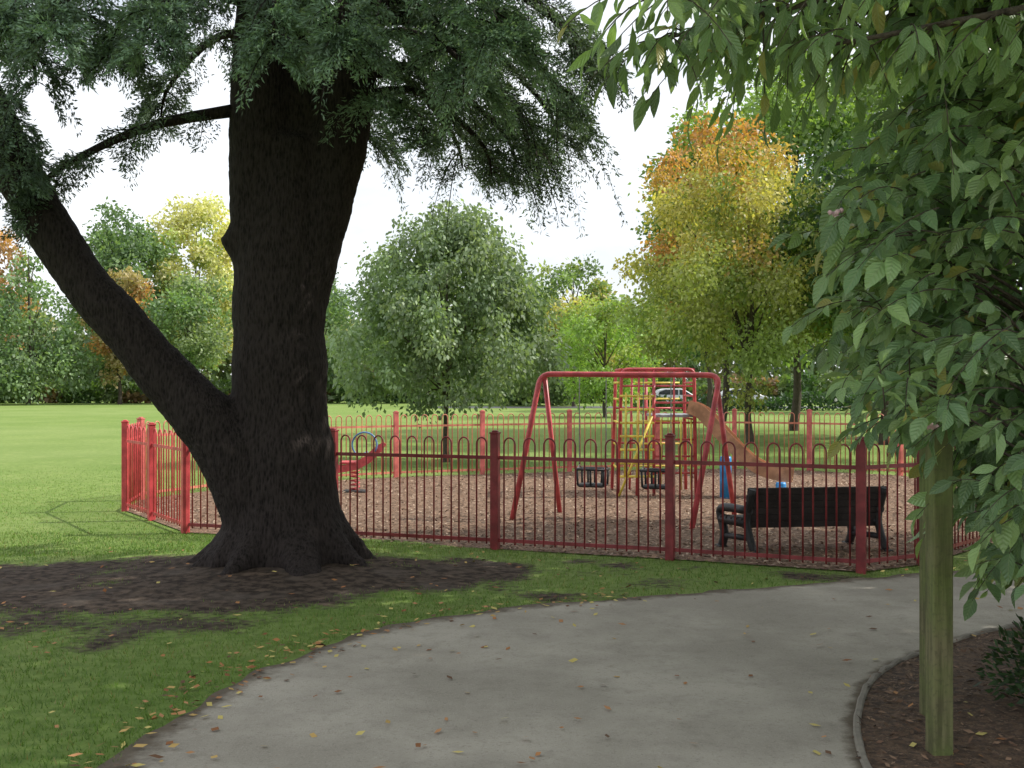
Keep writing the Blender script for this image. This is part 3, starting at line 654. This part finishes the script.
part('crown', np_mesh('crown', V, F, M_leaf, cols=C, base=ob), over)

sb = (2.95, 5.85, 0); ls_ = thing('low_shrub', 'low dark green shrub on bark mulch', 'shrub', sb)
mb = MB(); n = 1800; d = rnd_unit(n); d[:, 2] = np.abs(d[:, 2]); P = np.array(sb)+d*np.array([.5, .5, .5])*rng.uniform(.5, 1, (n, 1))+np.array([0, 0, .04])
V, F, C = cards(P, norm(d+rnd_unit(n)*.7), perp(d), rng.uniform(.03, .07, n), rng.uniform(.02, .03, n), np.array([[.03, .06, .022]])*rng.uniform(.6, 1.6, (n, 1)))
for k in range(12):
    a = rng.uniform(0, 6.28); mb.tube([sb, (sb[0]+math.cos(a)*.15, sb[1]+math.sin(a)*.15, .2), (sb[0]+math.cos(a)*.35, sb[1]+math.sin(a)*.35, .4)], [.012, .008, .004], 5)
part('stem', mb.mesh('stem', M_bark2, sb), ls_); part('foliage', np_mesh('foliage', V, F, M_leaf, cols=C, base=sb), ls_)

# ------------------------------------------------------------ wooden posts
mw, nt, N, L, b = newmat('mossy_wood')
g1 = noise(nt, 9, 7, .6, stretch=(4, 4, .3)); g2 = noise(nt, 3, 5); g3 = noise(nt, 45, 4)
c = mixrgb(nt, ramp(nt, g1, .35, .65), (.075, .068, .030), (.18, .165, .08)); c = mixrgb(nt, mathn(nt, 'MULTIPLY', ramp(nt, g2, .35, .65), .7), c, (.12, .165, .035))
c = mixrgb(nt, mathn(nt, 'MULTIPLY', ramp(nt, g3, .5, .7), .45), c, (.055, .06, .025))
L.new(c, b.inputs['Base Color']); b.inputs['Roughness'].default_value = .85; bump(nt, g1, .6, .01, b)
for (px, py, w, h, rot, lab) in ((1.91, 5.09, .092, 1.62, 3, 'square weathered wooden post with green algae'), (2.08, 5.68, .07, 1.6, 8, 'thinner weathered wooden post standing in mulch')):
    mb = MB(); R = Matrix.Rotation(math.radians(rot), 3, 'Z'); mb.box((0, 0, h/2-.05), (w, w, h+.1), R, 0, .006)
    o = bpy.data.objects.new('wooden_post', mb.mesh('wooden_post', mw)); COL.objects.link(o); o.location = (px, py, 0)
    o['label'] = lab; o['category'] = 'post'; o['group'] = 'wooden posts in planting bed'

# ------------------------------------------------------------ fence
fb = (-.17, 11.45, 0); fence = thing('playground_fence', 'red metal bow-top railing fence around playground', 'fence', fb)
nf = len(fence_pts)
for i in range(nf):
    a = Vector((*fence_pts[i], 0)); c = Vector((*fence_pts[(i+1) % nf], 0))
    mp_, mq_ = M_redshadepost, M_redshade
    if a.y > 16.0: mp_, mq_ = M_rearlit, M_rearlitbar
    elif a.x < -3.5: mp_, mq_ = M_redlit, M_redlit
    dv = (c-a).normalized(); ang = math.atan2(dv.y, dv.x)
    R = Matrix.Rotation(ang, 3, 'Z'); mb = MB()
    mb.box(a+Vector((0, 0, .56)), (.082, .082, 1.22), R, 0, .006)
    mb.box(a+Vector((0, 0, 1.178)), (.094, .094, .018), R, 0, .004)
    mb.box(a+Vector((0, 0, 1.194)), (.06, .06, .02), R, 0, .008)
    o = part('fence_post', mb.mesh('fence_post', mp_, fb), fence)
    mb = MB(); ln = (c-a).length-.1; nh = max(2, round(ln/.205)); pitch = ln/nh; s0 = a+dv*.05; w = pitch*.56
    hv = 1.13
    for k in range(nh):
        x0 = pitch*(k+.22); x1 = x0+w; rr = w/2; cx = (x0+x1)/2; pts = [s0+dv*x0+Vector((0, 0, .06))]
        for q in range(11):
            th = math.pi*(1-q/10); pts.append(s0+dv*(cx+rr*math.cos(th))+Vector((0, 0, hv-rr*1.2+rr*1.2*math.sin(th))))
        pts.append(s0+dv*x1+Vector((0, 0, .06)))
        mb.tube(pts, .0095 if a.y > 16 else .0085, 6)
    for z in (.10, .93):
        mb.box(s0+dv*(ln/2)+Vector((0, 0, z)), (ln+.03, .012, .036), R, 0, 0)
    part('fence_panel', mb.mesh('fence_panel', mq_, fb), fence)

# ------------------------------------------------------------ swing
swb = (1.4, 14.0, 0); sw = thing('swing_set', 'red tubular metal swing frame with two cradle seats', 'swing', swb)
mb = MB(); apL = np.array([.36, 14.33, 1.80]); apR = np.array([2.50, 13.68, 1.78])
dirb = (apR-apL)/np.linalg.norm(apR-apL)
def corner(p0, p1, p2, r=.14, n=6):
    p0, p1, p2 = map(lambda q: np.array(q, float), (p0, p1, p2)); d0 = (p0-p1)/np.linalg.norm(p0-p1); d2 = (p2-p1)/np.linalg.norm(p2-p1)
    a = p1+d0*r; c = p1+d2*r; return [p0]+[(1-t)**2*a+2*t*(1-t)*p1+t*t*c for t in np.linspace(0, 1, n)]
fr = corner((.0, 13.95, 0), apL, apR)+corner((2.06, 13.05, 0), apR, apL)[::-1]
mb.tube(fr, .034, 12)
part('frame', mb.mesh('frame', M_redplay, swb), sw)
for pts in ([(.62, 14.75, 0), apL+dirb*.05+np.array([0, 0, -.02])], [(2.79, 14.25, 0), apR-dirb*.05+np.array([0, 0, -.02])]):
    mb = MB(); mb.tube(pts, .031, 12); part('leg', mb.mesh('leg', M_redplay, swb), sw)
for t in (.30, .66):
    c = apL*(1-t)+apR*t; pr = np.array([-dirb[1], dirb[0], 0]); zs = .42
    for sgn in (-1, 1):
        mb = MB()
        q = c+dirb*.17*sgn
        top = q; bot = np.array([q[0], q[1], zs+.25]); n = 44
        mb.tube([top+(bot-top)*k/n for k in range(n+1)], [.005+.004*(k % 2) for k in range(n+1)], 5)
        for s2 in (-1, 1):
            bb = np.array([q[0], q[1], zs+.2])+pr*.13*s2; mb.tube([bot, bb], .006, 5)
        part('chain', mb.mesh('chain', M_steel, swb), sw)
    mb = MB(); cc = np.array([c[0], c[1], zs])
    def q(a, b_, z): return tuple(cc+dirb*a+pr*b_+np.array([0, 0, z]))
    R = Matrix.Rotation(math.atan2(dirb[1], dirb[0]), 3, 'Z')
    mb.box(q(0, 0, 0), (.34, .26, .045), R, 0, .018)
    mb.tube([q(-.18, -.14, .2), q(.18, -.14, .2), q(.18, .14, .2), q(-.18, .14, .2), q(-.18, -.14, .2)], .016, 8)
    for a_, b_ in ((-.17, -.13), (.17, -.13), (.17, .13), (-.17, .13), (0, -.13), (0, .13), (-.09, .13), (.09, .13)):
        mb.tube([q(a_, b_, .2), q(a_*.95, b_*.9, .0)], .014, 7)
    part('seat', mb.mesh('seat', M_rubber, swb), sw)

# ------------------------------------------------------------ climbing frame with slide
cbs = (2.2, 17.5, 0); cl = thing('climbing_frame', 'red and yellow climbing frame with orange-brown slide', 'climbing frame', cbs)
mb = MB(); X0, X1, X2 = 1.58, 2.12, 2.72; Y0, Y1 = 17.0, 18.0; HT = 1.9
for yy in (Y0, Y1):
    mb.tube(corner((X0, yy, 0), (X0+.06, yy, HT), (X2, yy, HT), .1)+corner((X2+.03, yy, 0), (X2, yy, HT), (X0, yy, HT), .1)[::-1], .026, 9)
    mb.tube([(X1, yy, 0), (X1, yy, HT)], .024, 8)
    mb.tube([(X0+.28, yy, 0), (X0+.32, yy, HT)], .018, 8)
for xx in (X0+.06, X1, X2):
    mb.tube([(xx, Y0, HT), (xx, Y1, HT)], .018, 8)
for z in (.45, .8, 1.15, 1.5, 1.7):
    mb.tube([(X2, Y0, z), (X2, Y1, z)], .015, 8)
for z in (.75, 1.3): mb.tube([(X0+.05, Y1, z), (X2, Y1, z)], .015, 8)
for z in (.35, .6, .85, 1.1, 1.4, 1.65): mb.tube([(X1, Y0, z), (X2, Y0, z)], .016, 8)
for z in (1.65, 1.78): mb.tube([(X0+.05, Y0, z), (X1, Y0, z)], .015, 8)
for xx in (X1+.3,): mb.tube([(xx, Y0, .9), (xx, Y0, HT)], .015, 8)
part('frame', mb.mesh('frame', M_redplay, cbs), cl)
mb = MB()
for z in (.3, .5, .7, .9, 1.1, 1.3, 1.5):
    mb.tube([(X0+.03, Y0-.035, z), (X1, Y0-.035, z)], .018, 8)
for xx in (X0+.10, X0+.28, X0+.46):
    mb.tube([(xx, Y0-.05, .3), (xx+.02, Y0-.05, 1.55)], .015, 8)
for z in (.4, .75, 1.1, 1.45, 1.7):
    mb.tube([(X0+.02, Y0, z), (X0+.03, Y1, z)], .016, 8)
    mb.tube([(X0+.35, Y1-.2, z), (X2-.1, Y1-.2, z)], .014, 8)
mb.tube([(X0+.0, Y0-.12, 0), (X0+.5, Y0-.12, 1.2)], .018, 8)
for k in range(4):
    mb.tube([(X1+.1+.15*k, Y0-.03, .1), (X1+.1+.15*k, Y0-.03, 1.15)], .013, 7)
part('ladder', mb.mesh('ladder', M_yellow, cbs), cl)
mb = MB(); mb.box((2.42, 17.5, 1.2), (.6, .9, .04), None, 0, .005)
part('platform', mb.mesh('platform', M_plat, cbs), cl)
sp = smoothpts([(2.64, 17.1, 1.29), (2.85, 17.05, 1.20), (3.17, 16.95, .84), (3.48, 16.87, .52), (3.76, 16.8, .36), (4.12, 16.7, .30)], 22)
mb = MB(); T = norm(np.gradient(sp, axis=0)); prof = [(-.22, .15), (-.2, .15), (-.19, .0), (.19, .0), (.2, .15), (.22, .15), (.215, -.05), (-.215, -.05)]
rings = []
for p, t_ in zip(sp, T):
    sd = norm(np.cross(t_, [0, 0, 1])); up = np.cross(sd, t_); rg = []
    for a_, z in prof: mb.v.append(tuple(p+sd*a_+up*z)); rg.append(len(mb.v)-1)
    rings.append(rg)
for i in range(len(sp)-1):
    for k in range(8): mb.f.append((rings[i][k], rings[i][(k+1) % 8], rings[i+1][(k+1) % 8], rings[i+1][k])); mb.sm.append(False); mb.m.append(0)
part('slide', mb.mesh('slide', M_slide, cbs), cl)
for xx, yy, z, r_ in ((3.12, 16.62, .62, .085), (3.88, 16.42, .26, .075)):
    mb = MB(); mb.tube([(xx, yy, 0), (xx, yy, z-.03), (xx, yy, z)], [r_, r_, r_*.9], 16); part('support_post', mb.mesh('support_post', M_blue, cbs), cl)

# ------------------------------------------------------------ spring rocker
sx, sy = -2.38, 17.6; rb = (sx, sy, 0); rk = thing('spring_rocker', 'red spring rocker with round metal handle on woodchips', 'play equipment', rb)
mb = MB(); pts = [(sx-.05+.07*math.cos(t), sy+.07*math.sin(t), .03+t*.010) for t in np.linspace(0, 6.28*5, 90)]; mb.tube(pts, .011, 6)
part('spring', mb.mesh('spring', M_redplay, rb), rk)
prof = [(-.36, .36), (-.30, .31), (0, .36), (.18, .46), (.34, .62), (.42, .74), (.38, .78), (.26, .70), (.12, .57), (-.05, .47), (-.22, .42), (-.34, .43)]
for o_ in (-.13, .1):
    mb = MB()
    mb.prism(prof, o_, o_+.03, lambda a_, y_, z_: (sx+a_, sy+y_, z_))
    part('side_panel', mb.mesh('side_panel', M_redplay, rb), rk)
mb = MB(); mb.box((sx-.14, sy, .47), (.26, .3, .04), None, 0, .012); part('seat', mb.mesh('seat', M_redplay, rb), rk)
mb = MB(); mb.tube([(sx+.12+.19*math.cos(t), sy-.16, .75+.19*math.sin(t)) for t in np.linspace(-.6, 4.2, 22)], .014, 7)
mb.tube([(sx+.12, sy-.2, .62), (sx+.12, sy+.2, .62)], .014, 7)
part('handle', mb.mesh('handle', paint('blue_steel', (.10, .22, .42), .35), rb), rk)
mb = MB(); mb.box((sx-.05, sy, .02), (.36, .3, .04), None, 0, .01); part('base', mb.mesh('base', M_iron, rb), rk)

# ------------------------------------------------------------ bench
bp0 = np.array([2.30, 11.2]); bdir = norm(np.array([1.42, .20])); bf = norm(np.array([[-.42, 1.0]]))[0]
bb = (float(bp0[0]), float(bp0[1]), 0); bench = thing('park_bench', 'dark slatted park bench with cast iron ends', 'bench', bb)
ZS = .82
def bq(a, f, z): p = bp0+bdir*a+bf*f; return (p[0], p[1], z*ZS)
R = Matrix.Rotation(math.atan2(bdir[1], bdir[0]), 3, 'Z'); BL = 1.45
mb = MB()
for k, z in enumerate((.34, .422, .505, .588, .67, .75)):
    mb.box(bq(BL/2, .06-.22*(z-.34), z), (BL, .025, .068), R @ Matrix.Rotation(math.radians(12), 3, 'X'), 0, .006)
part('backrest', mb.mesh('backrest', M_benchwood, bb), bench)
mb = MB()
for k in range(5): mb.box(bq(BL/2, .1+.09*k, .40-.004*k), (BL, .075, .03), R, 0, .006)
part('seat', mb.mesh('seat', M_benchwood, bb), bench)
for a_ in (.04, BL-.04):
    mb = MB()
    mb.tube(smoothpts([bq(a_, -.08, 0), bq(a_, 0, .2), bq(a_, .05, .40), bq(a_, -.0, .6), bq(a_, -.05, .78)], 10), .038, 8)
    mb.tube(smoothpts([bq(a_, .50, 0), bq(a_, .44, .18), bq(a_, .50, .36), bq(a_, .52, .46), bq(a_, .40, .51), bq(a_, .0, .51)], 14), .044, 8)
    mb.tube([bq(a_, .04, .36), bq(a_, .48, .36)], .05, 8)
    mb.tube([bq(a_, .0, .18), bq(a_, .44, .16)], .03, 8)
    mb.box(bq(a_, -.08, .015), (.09, .14, .03), R, 0, .006); mb.box(bq(a_, .50, .015), (.09, .14, .03), R, 0, .006)
    part('leg', mb.mesh('leg', M_iron, bb), bench)

# ------------------------------------------------------------ parked cars
M_glass = paint('car_glass', (.03, .035, .04), .1, .1); M_tyre = paint('tyre', (.02, .02, .02), .8); M_rim = paint('rim', (.4, .4, .42), .3, metal=.7)
def car(x, y, colr, lab):
    M_c = paint('car_paint', colr, .25, .05); e = thing('parked_car', lab, 'car', (x, y, 0), 'cars parked along the distant road')
    mb = MB(); prof = [(-2.1, .3), (2.05, .3), (2.12, .5), (2.05, .75), (1.2, .92), (.45, 1.38), (.2, 1.45), (-1.1, 1.45), (-1.5, 1.36), (-2.0, .95), (-2.12, .7)]
    mb.prism(prof, -.84, .84, lambda a_, y_, z_: (a_, y_, z_)); me = mb.mesh('body', M_c); o = part('body', me, e)
    bv = o.modifiers.new('Bevel', 'BEVEL'); bv.width = .08; bv.segments = 3
    for y_ in (-.853, .833):
        for pr in ([(1.0, .96), (.42, 1.33), (.05, 1.37), (.05, .96)], [(-.05, .96), (-.05, 1.37), (-1.05, 1.37), (-1.5, 1.2), (-1.6, .98)]):
            mb = MB(); mb.prism(pr, y_, y_+.02, lambda a_, yy_, z_: (a_, yy_, z_)); part('window', mb.mesh('window', M_glass), e)
    for a_ in (-1.3, 1.3):
        for y_ in (-.8, .8):
            mb = MB(); mb.tube([(a_, y_-.1, .32), (a_, y_+.1, .32)], .32, 18, mi=0); mb.tube([(a_, y_-.11, .32), (a_, y_+.11, .32)], .19, 14, mi=1)
            part('wheel', mb.mesh('wheel', [M_tyre, M_rim]), e)
car(18.2, 89, (.75, .76, .78), 'white hatchback car parked on distant road'); car(13.0, 89.5, (.7, .72, .74), 'pale silver car parked on distant road')

# ------------------------------------------------------------ light, sky, camera
s = Vector((.80, .14, .76)).normalized()
sun = bpy.data.lights.new('sun', 'SUN'); sun.energy = 5.0; sun.angle = math.radians(.5); sun.color = (1, .95, .86)
so = bpy.data.objects.new('sun', sun); COL.objects.link(so); so.rotation_euler = s.to_track_quat('Z', 'Y').to_euler(); so.location = (0, 0, 30)
w = bpy.data.worlds.new('World'); sc.world = w; w.use_nodes = True; nt = w.node_tree; bg = nt.nodes['Background']
sky = nt.nodes.new('ShaderNodeTexSky'); sky.sky_type = 'NISHITA'; sky.sun_disc = False; sky.sun_elevation = math.asin(s.z); sky.sun_rotation = math.atan2(s.x, s.y)
sky.dust_density = 2.0
tc = nt.nodes.new('ShaderNodeTexCoord'); nz = noise(nt, 2.2, 6, .6, vec=tc.outputs['Generated'], stretch=(1, 1, 2.5))
f = ramp(nt, nz, .34, .62)
c = mixrgb(nt, mathn(nt, 'ADD', mathn(nt, 'MULTIPLY', f, .38), .58), sky.outputs[0], (8.7, 9.0, 9.4))
nt.links.new(c, bg.inputs['Color']); bg.inputs['Strength'].default_value = .14
cam = bpy.data.cameras.new('camera'); co = bpy.data.objects.new('camera', cam); COL.objects.link(co)
cam.lens = 40; cam.sensor_width = 36; cam.clip_end = 6000; co.location = (0, 0, 1.65); co.rotation_euler = (math.radians(90.1), 0, 0); sc.camera = co
sc.view_settings.view_transform = 'Standard'; sc.view_settings.look = 'None'; sc.view_settings.exposure = 0
